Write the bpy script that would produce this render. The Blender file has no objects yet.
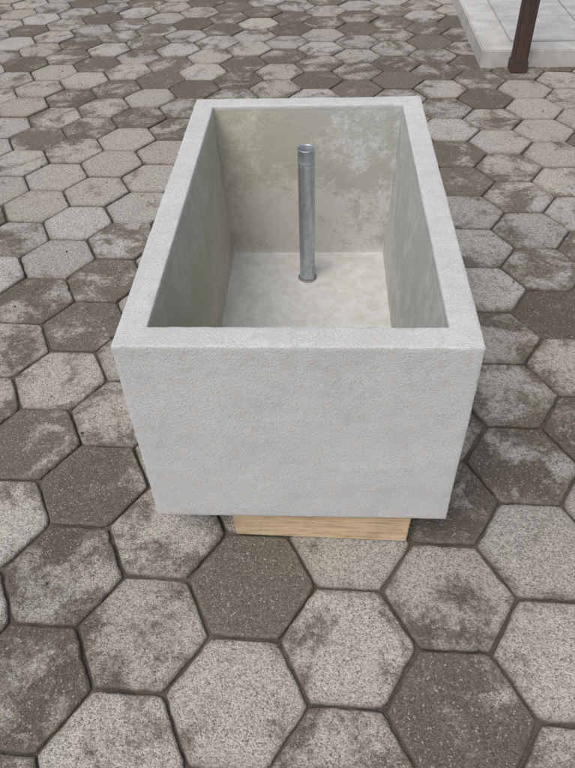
import bpy, bmesh, math, random
import numpy as np
from mathutils import Vector, Matrix, noise
random.seed(7)
sc=bpy.context.scene
S3=math.sqrt(3)
# ---------------------------------------------------------------- dimensions
TW,TL,ZB,ZT,TI,TBI,ZF=.60,1.015,.10,.57,.051,.073,.128
HR,HA,HX,HY=.1360,-.040,-.102,-.0964
# ---------------------------------------------------------------- camera
F,PI_,RO,YA=664.8,.7729,-.0415,.0695
CP=Vector((.0402,-.7972,1.267))
c,s=math.cos(YA),math.sin(YA)
right=Vector((c,s,0)); fy=Vector((-s,c,0)); z=Vector((0,0,1))
fwd=fy*math.cos(PI_)-z*math.sin(PI_); up=fy*math.sin(PI_)+z*math.cos(PI_)
cr,sr=math.cos(RO),math.sin(RO)
r2=right*cr+up*sr; u2=-right*sr+up*cr
M=Matrix(((r2.x,u2.x,-fwd.x,CP.x),(r2.y,u2.y,-fwd.y,CP.y),(r2.z,u2.z,-fwd.z,CP.z),(0,0,0,1)))
cam=bpy.data.cameras.new('camera'); co=bpy.data.objects.new('camera',cam); sc.collection.objects.link(co)
co.matrix_world=M; cam.sensor_fit='HORIZONTAL'; cam.sensor_width=36; cam.lens=F/575*36; cam.clip_end=500; cam.clip_start=.02
sc.camera=co
# ---------------------------------------------------------------- node helper
class NT:
    def __init__(s,name):
        s.m=bpy.data.materials.new(name); s.m.use_nodes=True; s.t=s.m.node_tree
        s.b=s.t.nodes['Principled BSDF']; s.out=s.t.nodes['Material Output']
    def n(s,typ,ins=None,**kw):
        nd=s.t.nodes.new(typ)
        for k,v in kw.items(): setattr(nd,k,v)
        for k,v in (ins or {}).items():
            if isinstance(v,bpy.types.NodeSocket): s.t.links.new(v,nd.inputs[k])
            else: nd.inputs[k].default_value=v
        return nd
    def noise(s,vec,scale,detail=4,rough=.55,dist=0,w=None):
        i={'Vector':vec,'Scale':scale,'Detail':detail,'Roughness':rough,'Distortion':dist}
        nd=s.t.nodes.new('ShaderNodeTexNoise')
        if w is not None: nd.noise_dimensions='4D'; i['W']=w
        for k,v in i.items():
            if isinstance(v,bpy.types.NodeSocket): s.t.links.new(v,nd.inputs[k])
            else: nd.inputs[k].default_value=v
        return nd.outputs['Fac']
    def ramp(s,fac,a,b,lo=0.,hi=1.,smooth=True):
        return s.n('ShaderNodeMapRange',{'Value':fac,'From Min':a,'From Max':b,'To Min':lo,'To Max':hi},interpolation_type='SMOOTHSTEP' if smooth else 'LINEAR').outputs['Result']
    def math(s,op,a,b=0.,cl=False):
        nd=s.n('ShaderNodeMath',{0:a,1:b},operation=op); nd.use_clamp=cl; return nd.outputs[0]
    def mix(s,f,a,b,bt='MIX'):
        nd=s.t.nodes.new('ShaderNodeMix'); nd.data_type='RGBA'; nd.blend_type=bt
        for k,v in ((0,f),(6,a),(7,b)):
            if isinstance(v,bpy.types.NodeSocket): s.t.links.new(v,nd.inputs[k])
            else: nd.inputs[k].default_value=v if k==0 else (*v,1)
        return nd.outputs[2]
    def grey(s,v): return s.n('ShaderNodeCombineColor',{0:v,1:v,2:v}).outputs[0]
    def attr(s,name): return s.n('ShaderNodeAttribute',attribute_name=name).outputs['Fac']
    def set(s,k,v):
        if isinstance(v,bpy.types.NodeSocket): s.t.links.new(v,s.b.inputs[k])
        else: s.b.inputs[k].default_value=v
    def bump(s,h,strength,dist,prev=None):
        i={'Height':h,'Strength':strength,'Distance':dist}
        if prev is not None: i['Normal']=prev
        return s.n('ShaderNodeBump',i).outputs['Normal']
def link(o,parent=None):
    sc.collection.objects.link(o)
    if parent: o.parent=parent
    return o
def mesh_obj(name,bm,mat,parent=None,smooth=False):
    me=bpy.data.meshes.new(name); bm.to_mesh(me); bm.free(); me.materials.append(mat)
    if smooth: me.shade_smooth()
    return link(bpy.data.objects.new(name,me),parent)
# ---------------------------------------------------------------- materials
def paver_mat():
    T=NT('paver_concrete'); p=T.n('ShaderNodeNewGeometry').outputs['Position']
    damp=T.attr('damp'); rnd=T.attr('rnd'); edge=T.attr('edge')
    w=T.math('MULTIPLY',rnd,40.)
    blot=T.noise(p,7,5,.62,.7,w)
    fine=T.noise(p,60,3,.65,0)
    broad=T.noise(p,1.3,2,.5,0)
    grain=T.n('ShaderNodeTexVoronoi',{'Vector':p,'Scale':340.}).outputs
    gc=T.n('ShaderNodeSeparateColor',{0:grain['Color']}).outputs
    g3=T.noise(p,560,2,.6)
    x=T.math('ADD',T.math('MULTIPLY',T.math('SUBTRACT',blot,.5),2.8),damp)
    x=T.math('ADD',x,T.math('MULTIPLY',T.math('SUBTRACT',fine,.5),.9))
    x=T.math('ADD',x,T.math('MULTIPLY',T.math('SUBTRACT',g3,.5),.35))
    x=T.math('ADD',x,T.math('MULTIPLY',T.math('POWER',edge,5.),.10))
    dm=T.ramp(x,.30,.84)
    dry=T.mix(rnd,(.310,.292,.262),(.40,.385,.352))
    dry=T.mix(T.ramp(broad,.4,.65,0,.5),dry,(.385,.342,.287))
    wet=T.mix(rnd,(.102,.088,.068),(.146,.129,.103))
    col=T.mix(dm,dry,wet)
    k=T.math('ADD',T.math('MULTIPLY',gc[0],.55),T.math('MULTIPLY',T.ramp(g3,.3,.7),.45))
    col=T.mix(1.,col,T.grey(T.ramp(k,.12,.88,.54,1.46,False)),'MULTIPLY')
    col=T.mix(T.math('MULTIPLY',T.math('GREATER_THAN',gc[1],.96),.42),col,(.52,.50,.47))
    col=T.mix(T.math('MULTIPLY',T.math('LESS_THAN',gc[1],.07),.6),col,(.06,.055,.048))
    col=T.mix(T.math('MULTIPLY',T.math('POWER',edge,14.),.55),col,(.13,.115,.09))
    T.set('Base Color',col)
    T.set('Roughness',T.ramp(dm,0,1,.92,.75)); T.set('Specular IOR Level',.3)
    h=T.math('ADD',T.math('MULTIPLY',grain['Distance'],-.7),T.math('ADD',T.math('MULTIPLY',fine,.7),T.math('MULTIPLY',g3,.5)))
    T.set('Normal',T.bump(h,.7,.004)); return T.m
def joint_mat():
    T=NT('joint_sand'); p=T.n('ShaderNodeNewGeometry').outputs['Position']
    f=T.noise(p,14,4,.6); g=T.noise(p,300,2)
    col=T.mix(T.ramp(f,.35,.65),(.035,.031,.025),(.10,.088,.068)); col=T.mix(T.ramp(g,.3,.7,0,.5),col,(.15,.13,.105))
    T.set('Base Color',col); T.set('Roughness',.95); T.set('Normal',T.bump(g,.6,.004)); return T.m
def trough_mat():
    T=NT('cast_concrete'); geo=T.n('ShaderNodeNewGeometry').outputs; p=geo['Position']; ins=T.attr('inside')
    mid=T.noise(p,9,5,.68,.5); fine=T.noise(p,150,4,.75); sp=T.noise(p,42,6,.82,.3); grit=T.noise(p,360,3,.75)
    xyz=T.n('ShaderNodeSeparateXYZ',{0:p}).outputs; X,Y,Z=xyz[0],xyz[1],xyz[2]
    col=T.mix(T.ramp(mid,.3,.7),(.565,.572,.58),(.645,.65,.652))
    col=T.mix(T.ramp(sp,.48,.66,0,.6),col,(.60,.555,.51))      # faint warm mottling
    wear=T.math('MULTIPLY',T.ramp(Z,.44,.565),T.ramp(sp,.42,.62))
    col=T.mix(T.math('MULTIPLY',wear,.22),col,(.47,.45,.41))
    col=T.mix(T.ramp(fine,.52,.72,0,.42),col,(.45,.43,.40))
    col=T.mix(T.ramp(grit,.52,.66,0,.42),col,(.38,.37,.355))
    col=T.mix(T.ramp(grit,.48,.34,0,.5),col,(.82,.82,.81))
    st=T.noise(p,6.5,6,.64,.6); st2=T.noise(p,24,5,.72,.3); st3=T.noise(p,110,3,.7)
    sx=T.math('ADD',st,T.math('MULTIPLY',T.math('SUBTRACT',st2,.5),.75))
    sx=T.math('ADD',sx,T.math('MULTIPLY',T.math('SUBTRACT',st3,.5),.45))
    ax=T.math('ABSOLUTE',X)
    low=T.math('MULTIPLY',T.ramp(Z,.40,.30),T.ramp(ax,.24,.12))
    sx=T.math('SUBTRACT',sx,T.math('MULTIPLY',low,.12))
    sx=T.math('ADD',sx,T.ramp(Z,.16,.42,-.03,.06))
    back=T.ramp(Y,.90,.935)                                     # end wall is the most stained
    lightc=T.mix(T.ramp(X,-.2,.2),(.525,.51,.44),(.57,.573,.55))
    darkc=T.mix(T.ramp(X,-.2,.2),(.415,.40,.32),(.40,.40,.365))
    fac=T.math('MULTIPLY',T.ramp(sx,.36,.62),T.math('ADD',T.math('MULTIPLY',back,.35),.60))
    fac=T.math('ADD',fac,T.math('MULTIPLY',T.math('SUBTRACT',1.,back),.05))
    icol=T.mix(fac,lightc,darkc)
    floor=T.ramp(Z,.131,.15,1,0)
    icol=T.mix(floor,icol,T.mix(T.ramp(st2,.35,.65),(.61,.612,.60),(.52,.512,.48)))
    icol=T.mix(T.ramp(grit,.54,.72,0,.3),icol,(.33,.32,.29))
    col=T.mix(ins,col,icol)
    T.set('Base Color',col); T.set('Roughness',.95); T.set('Specular IOR Level',.12)
    amp=T.ramp(ins,0,1,1.,.5)
    h=T.math('ADD',T.math('MULTIPLY',fine,.9),T.math('ADD',T.math('MULTIPLY',grit,.9),T.math('MULTIPLY',sp,.6)))
    T.set('Normal',T.bump(T.math('MULTIPLY',h,amp),.8,.004)); return T.m
def steel_mat():
    T=NT('galvanised_steel'); p=T.n('ShaderNodeTexCoord').outputs['Object']
    v=T.n('ShaderNodeTexVoronoi',{'Vector':p,'Scale':110.}).outputs; g=T.n('ShaderNodeSeparateColor',{0:v['Color']}).outputs[0]
    n=T.noise(T.n('ShaderNodeMapping',{'Vector':p,'Scale':(1,1,.12)}).outputs[0],70,5,.6)
    col=T.mix(g,(.42,.46,.50),(.54,.57,.60)); col=T.mix(T.ramp(n,.45,.7,0,.5),col,(.28,.30,.33))
    T.set('Base Color',col); T.set('Metallic',.8); T.set('Roughness',T.ramp(n,.3,.7,.34,.52)); T.set('Normal',T.bump(n,.12,.001)); return T.m
def wood_mat(name,a,b,axis,stain=.45):
    T=NT(name); p=T.n('ShaderNodeTexCoord').outputs['Object']
    sc_=[26,26,26]; sc_[axis]=1.6
    q=T.n('ShaderNodeMapping',{'Vector':p,'Scale':tuple(sc_)}).outputs[0]
    n=T.noise(q,1.6,6,.6,.8); n2=T.noise(q,7,4,.6); m=T.noise(p,14,5,.7)
    col=T.mix(T.ramp(n,.35,.65),a,b); col=T.mix(T.ramp(n2,.48,.66,0,.65),col,tuple(x*.5 for x in b))
    col=T.mix(T.ramp(m,.45,.65,0,stain),col,tuple(x*.62 for x in b))
    T.set('Base Color',col); T.set('Roughness',.85); T.set('Normal',T.bump(n2,.4,.003)); return T.m
def plain_mat(name,a,b,scale,rough=.8,bs=.3):
    T=NT(name); p=T.n('ShaderNodeNewGeometry').outputs['Position']
    n=T.noise(p,scale,6,.65,.3); f=T.noise(p,scale*14,3,.6)
    col=T.mix(T.ramp(n,.35,.65),a,b); col=T.mix(T.ramp(f,.5,.75,0,.3),col,tuple(x*.7 for x in b))
    T.set('Base Color',col); T.set('Roughness',rough); T.set('Normal',T.bump(f,bs,.003)); return T.m
# ---------------------------------------------------------------- paving
DAMP={(0,0):.85,(-2,0):.50,(-1,-.5):.42,(2,0):.42,(1,-.5):.42,(0,-1):.25,(2,-1):.85,(-2,-1):.78,(-1,-1.5):.3,(3,-.5):.25,(3,.5):.32,
(-2,1):.90,(-3,1.5):.90,(-2,2):.5,(-3,2.5):.38,(-3,3.5):.8,(-2,3):.28,(3,1.5):.66,(3,2.5):.62,(1,-1.5):.28,(-3,.5):.38,(-3,-.5):.5,(4,0):.28,(4,1):.38,(4,2):.6,
(1,.5):.25,(-1,.5):.5,(4,3):.45,(3,3.5):.5,(4,-1):.38,(-1,1.5):.45}
SC=Vector((.8558,2.8573,0)); ang=-.0136
dv1=Vector((-math.sin(ang),math.cos(ang),0)); d2=Vector((math.cos(ang),math.sin(ang),0))
def STEP_IN(X,Y):
    v=Vector((X,Y,0))-SC
    return v.dot(dv1)>.14 and v.dot(d2)>.14
def build_paving():
    vs=[];fs=[];A={'damp':[],'rnd':[],'edge':[]}; base=0
    ca,sa=math.cos(HA),math.sin(HA)
    rr=random.Random(3)
    for q in range(-42,43):
        for k in range(-16,56):
            ss=k+(.5 if q%2 else 0)
            cx0=1.5*q*HR; cy0=S3*ss*HR
            X=HX+cx0*ca-cy0*sa; Y=HY+cx0*sa+cy0*ca
            d=math.hypot(X,Y-1)
            if d>8.2: continue
            if STEP_IN(X,Y): continue
            nseg=8 if d<2.6 else (3 if d<4.5 else 1)
            rv=rr.random(); big=noise.noise(Vector((X*.7,Y*.7,3.1)))
            dv=DAMP.get((q,ss))
            if dv is None:
                u=rr.random()
                dv=(.18+.25*rr.random()) if u<.42 else ((.42+.2*rr.random()) if u<.74 else .72+.25*rr.random())
                dv+=big*.5
            gap=.0028+rr.random()*.0016; R=HR-gap
            rot=rr.gauss(0,.007); ox=rr.gauss(0,.001); oy=rr.gauss(0,.001)
            tx,ty=rr.gauss(0,.008),rr.gauss(0,.008); hz=rr.gauss(0,.0014)
            ring=[]
            for i in range(6):
                a0=math.radians(60*i); a1=a0+math.radians(60)
                for j in range(nseg):
                    t=j/nseg
                    ring.append((math.cos(a0)*(1-t)+math.cos(a1)*t,math.sin(a0)*(1-t)+math.sin(a1)*t,1. if j==0 else 0.))
            n=len(ring)
            def put(x,y,zl,e):
                xr=x*math.cos(rot)-y*math.sin(rot)+ox; yr=x*math.sin(rot)+y*math.cos(rot)+oy
                vs.append((X+xr*ca-yr*sa,Y+xr*sa+yr*ca,zl+hz+tx*x+ty*y)); A['damp'].append(dv);A['rnd'].append(rv);A['edge'].append(e)
            jit=[rr.gauss(0,.0009)-(.003 if rr.random()<.03 else 0) if nseg>1 else 0 for _ in ring]
            put(0,0,0,0)
            for f,zl,e,jk in ((.5,0,.5,0),((R-.0055)/R,0,.95,.6),((R-.002)/R,-.0018,.99,1),(1.,-.005,1.,1),(1.,-.03,1.,1)):
                for (x,y,crn),jt in zip(ring,jit):
                    rad=R*f+jt*jk-(crn*.0022 if f>.9 else 0)
                    put(x*rad,y*rad,zl,e)
            for i in range(n):
                i2=(i+1)%n
                fs.append((base,base+1+i,base+1+i2))
                for r in range(4):
                    a=base+1+r*n
                    fs.append((a+i,a+n+i,a+n+i2,a+i2))
            base+=1+5*n
    me=bpy.data.meshes.new('hexagonal_paving'); me.from_pydata(vs,[],fs)
    for k,v in A.items():
        at=me.attributes.new(k,'FLOAT','POINT'); at.data.foreach_set('value',v)
    me.materials.append(paver_mat())
    return link(bpy.data.objects.new('hexagonal_paving',me))
pav=build_paving()
bm=bmesh.new(); bmesh.ops.create_grid(bm,x_segments=1,y_segments=1,size=150)
g=mesh_obj('ground',bm,joint_mat()); g.location=(0,0,-.011)
# ---------------------------------------------------------------- trough
def build_trough():
    bm=bmesh.new(); h=TW/2
    def ringv(i,z_): return [bm.verts.new(v) for v in ((-h+i,i,z_),(h-i,i,z_),(h-i,TL-i,z_),(-h+i,TL-i,z_))]
    a=ringv(0,ZB);b=ringv(0,ZT);c_=ringv(TI,ZT);d=ringv(TBI,ZF)
    bm.faces.new(a[::-1]); bm.faces.new(d)
    for p_,q_ in ((a,b),(b,c_),(c_,d)):
        for i in range(4): bm.faces.new((p_[i],p_[(i+1)%4],q_[(i+1)%4],q_[i]))
    bmesh.ops.recalc_face_normals(bm,faces=bm.faces)
    bmesh.ops.bevel(bm,geom=list(bm.edges),offset=.0026,segments=2,profile=.5,affect='EDGES')
    for it in range(7):
        es=[e for e in bm.edges if e.calc_length()>.012]
        if not es: break
        bmesh.ops.subdivide_edges(bm,edges=es,cuts=1,use_grid_fill=True)
    bm.normal_update()
    for v in bm.verts:
        n1=noise.noise(v.co*6)*.0012+noise.noise(v.co*32)*.0006+noise.noise(v.co*90)*.0007
        v.co+=v.normal*n1
    me=bpy.data.meshes.new('concrete_trough'); bm.to_mesh(me); bm.free(); me.shade_smooth()
    at=me.attributes.new('inside','FLOAT','POINT')
    vals=[]
    for v in me.vertices:
        x,y,z_=v.co
        w=min(h-abs(x),y,TL-y)
        vals.append(max(0,min(1,(ZT-.003-z_)/.015)) if w>TI-.003 and z_>ZF-.01 else 0)
    at.data.foreach_set('value',vals)
    me.materials.append(trough_mat())
    return link(bpy.data.objects.new('concrete_trough',me))
trough=build_trough()
# ---------------------------------------------------------------- pipe
def lathe(name,prof,mat,parent,seg=48):
    bm=bmesh.new(); rings=[]
    for r,z_ in prof: rings.append([bm.verts.new((r*math.cos(2*math.pi*i/seg),r*math.sin(2*math.pi*i/seg),z_)) for i in range(seg)])
    for a,b in zip(rings,rings[1:]):
        for i in range(seg): bm.faces.new((a[i],a[(i+1)%seg],b[(i+1)%seg],b[i]))
    bmesh.ops.recalc_face_normals(bm,faces=bm.faces)
    return mesh_obj(name,bm,mat,parent,True)
steel=steel_mat()
PR=.0218; PH=.392
pipe=bpy.data.objects.new('overflow_pipe',None); link(pipe); pipe.location=(-.0003,.815,ZF+.0015)
lathe('tube',[(PR,0),(PR,PH-.040),(PR+.001,PH-.038),(PR+.001,PH-.034),(PR,PH-.032),(PR,PH-.003),(PR+.0012,PH-.002),(PR+.0012,PH),(PR-.0005,PH+.0005),(PR-.0015,PH-.002),(PR-.0015,.0)],steel,pipe)
bm=bmesh.new()
sa_=math.radians(232)
bmesh.ops.create_cube(bm,size=1,matrix=Matrix.Translation((PR*math.cos(sa_),PR*math.sin(sa_),PH/2-.018))@Matrix.Rotation(sa_+math.pi/2,4,'Z')@Matrix.Diagonal((.005,.0022,PH-.045,1)))
bmesh.ops.bevel(bm,geom=list(bm.edges),offset=.0007,segments=2,affect='EDGES')
mesh_obj('folded_seam',bm,steel,pipe)
lathe('drain_collar',[(PR+.001,0),(PR+.001,.0025),(PR+.0035,.002),(PR+.0055,.0005),(PR+.0055,-.003)],plain_mat('collar_cement',(.30,.28,.25),(.17,.16,.14),60),pipe)
# ---------------------------------------------------------------- timber bearers
pine=wood_mat('pine_timber',(.62,.475,.31),(.50,.36,.225),0,.40)
def bearer(name,cx_,cy_,length,depth,height,an):
    o=bpy.data.objects.new(name,None); link(o); o.location=(cx_,cy_,0); o.rotation_euler=(0,0,an)
    bm=bmesh.new()
    bmesh.ops.create_cube(bm,size=1,matrix=Matrix.Translation((0,depth/2,height/2))@Matrix.Diagonal((length,depth,height-.003,1)))
    for v in bm.verts:
        if v.co.z>height/2: v.co.x*=1.015
    bmesh.ops.bevel(bm,geom=list(bm.edges),offset=.0025,segments=2,affect='EDGES')
    mesh_obj('beam',bm,pine,o)
    return o
bearer('timber_bearer',.0418,.0138,.374,.09,ZB,-.0297)
bearer('timber_bearer',.02,.83,.374,.09,ZB,0)
# ---------------------------------------------------------------- porch
def pbox(name,x0,x1,y0,y1,z0,z1,mat,parent,bev=.006):
    bm=bmesh.new()
    bmesh.ops.create_cube(bm,size=1,matrix=Matrix.Translation(((x0+x1)/2,(y0+y1)/2,(z0+z1)/2))@Matrix.Diagonal((x1-x0,y1-y0,z1-z0,1)))
    bmesh.ops.bevel(bm,geom=list(bm.edges),offset=bev,segments=2,affect='EDGES')
    return mesh_obj(name,bm,mat,parent)
lc=plain_mat('porch_concrete',(.50,.49,.47),(.38,.37,.35),6)
lt=plain_mat('porch_tile',(.46,.45,.44),(.36,.35,.345),9)
porch=bpy.data.objects.new('porch_step',None); link(porch); porch.location=SC; porch.rotation_euler=(0,0,ang)
pbox('slab',0,3.5,0,3.,-.05,.085,lc,porch)
for i in range(6):
    for j in range(5):
        pbox('floor_tile_%d_%d'%(i,j),.16+i*.405,.16+i*.405+.40,.12+j*.405,.12+j*.405+.40,.0855,.096,lt,porch,.002)
post=bpy.data.objects.new('porch_post',None); link(post)
PP=SC+d2*.178-dv1*.048; post.location=PP; post.rotation_euler=(0,0,ang)
br=wood_mat('stained_timber',(.075,.043,.033),(.048,.029,.023),2)
pbox('shaft',-.036,.036,-.036,.036,.05,2.4,br,post)
rust=plain_mat('rusty_steel',(.08,.045,.035),(.045,.03,.026),30)
pbox('foot_bracket',-.041,.041,-.041,.041,.004,.055,rust,post,.002)
# ---------------------------------------------------------------- small debris lying in and around the joints
def build_debris():
    rr=random.Random(11); bm=bmesh.new()
    for i in range(300):
        x=rr.uniform(-1.6,1.6); y=rr.uniform(-.7,3.2)
        if abs(x)<.32 and -.02<y<1.03: continue
        if STEP_IN(x,y) : continue
        r=rr.uniform(.0006,.0022); a=rr.uniform(0,6.3); n=5
        vs=[bm.verts.new((x+math.cos(a)*r*1.8*math.cos(6.28*k/n)-math.sin(a)*r*math.sin(6.28*k/n)*rr.uniform(.5,1.1),y+math.sin(a)*r*1.8*math.cos(6.28*k/n)+math.cos(a)*r*math.sin(6.28*k/n),.0035+rr.uniform(0,.0015))) for k in range(n)]
        f=bm.faces.new(vs); 
        e=bmesh.ops.extrude_face_region(bm,geom=[f])
        for v in e['geom']:
            if isinstance(v,bmesh.types.BMVert): v.co.z-=.004
    bmesh.ops.recalc_face_normals(bm,faces=bm.faces)
    mesh_obj('debris',bm,plain_mat('dry_leaf_bits',(.16,.09,.05),(.07,.05,.035),80),None)
build_debris()
# ---------------------------------------------------------------- light
w=bpy.data.worlds.new('World'); sc.world=w; w.use_nodes=True; nt=w.node_tree
bg=nt.nodes['Background']; sky=nt.nodes.new('ShaderNodeTexSky'); sky.sky_type='NISHITA'; sky.sun_disc=False
EL,AZ=math.radians(58),math.radians(212)
sky.sun_elevation=EL; sky.sun_rotation=AZ; sky.dust_density=4; sky.air_density=1
hs=nt.nodes.new('ShaderNodeHueSaturation'); hs.inputs['Saturation'].default_value=.4
nt.links.new(sky.outputs[0],hs.inputs['Color']); nt.links.new(hs.outputs[0],bg.inputs['Color']); bg.inputs['Strength'].default_value=.148
sun=bpy.data.lights.new('sun','SUN'); sun.energy=1.45; sun.angle=math.radians(40); sun.color=(1,.965,.92)
so=bpy.data.objects.new('sun',sun); link(so)
dirv=Vector((math.sin(AZ)*math.cos(EL),math.cos(AZ)*math.cos(EL),math.sin(EL)))
so.rotation_euler=dirv.to_track_quat('Z','Y').to_euler(); so.location=dirv*10
sc.view_settings.view_transform='Standard'; sc.view_settings.look='None'; sc.view_settings.exposure=0
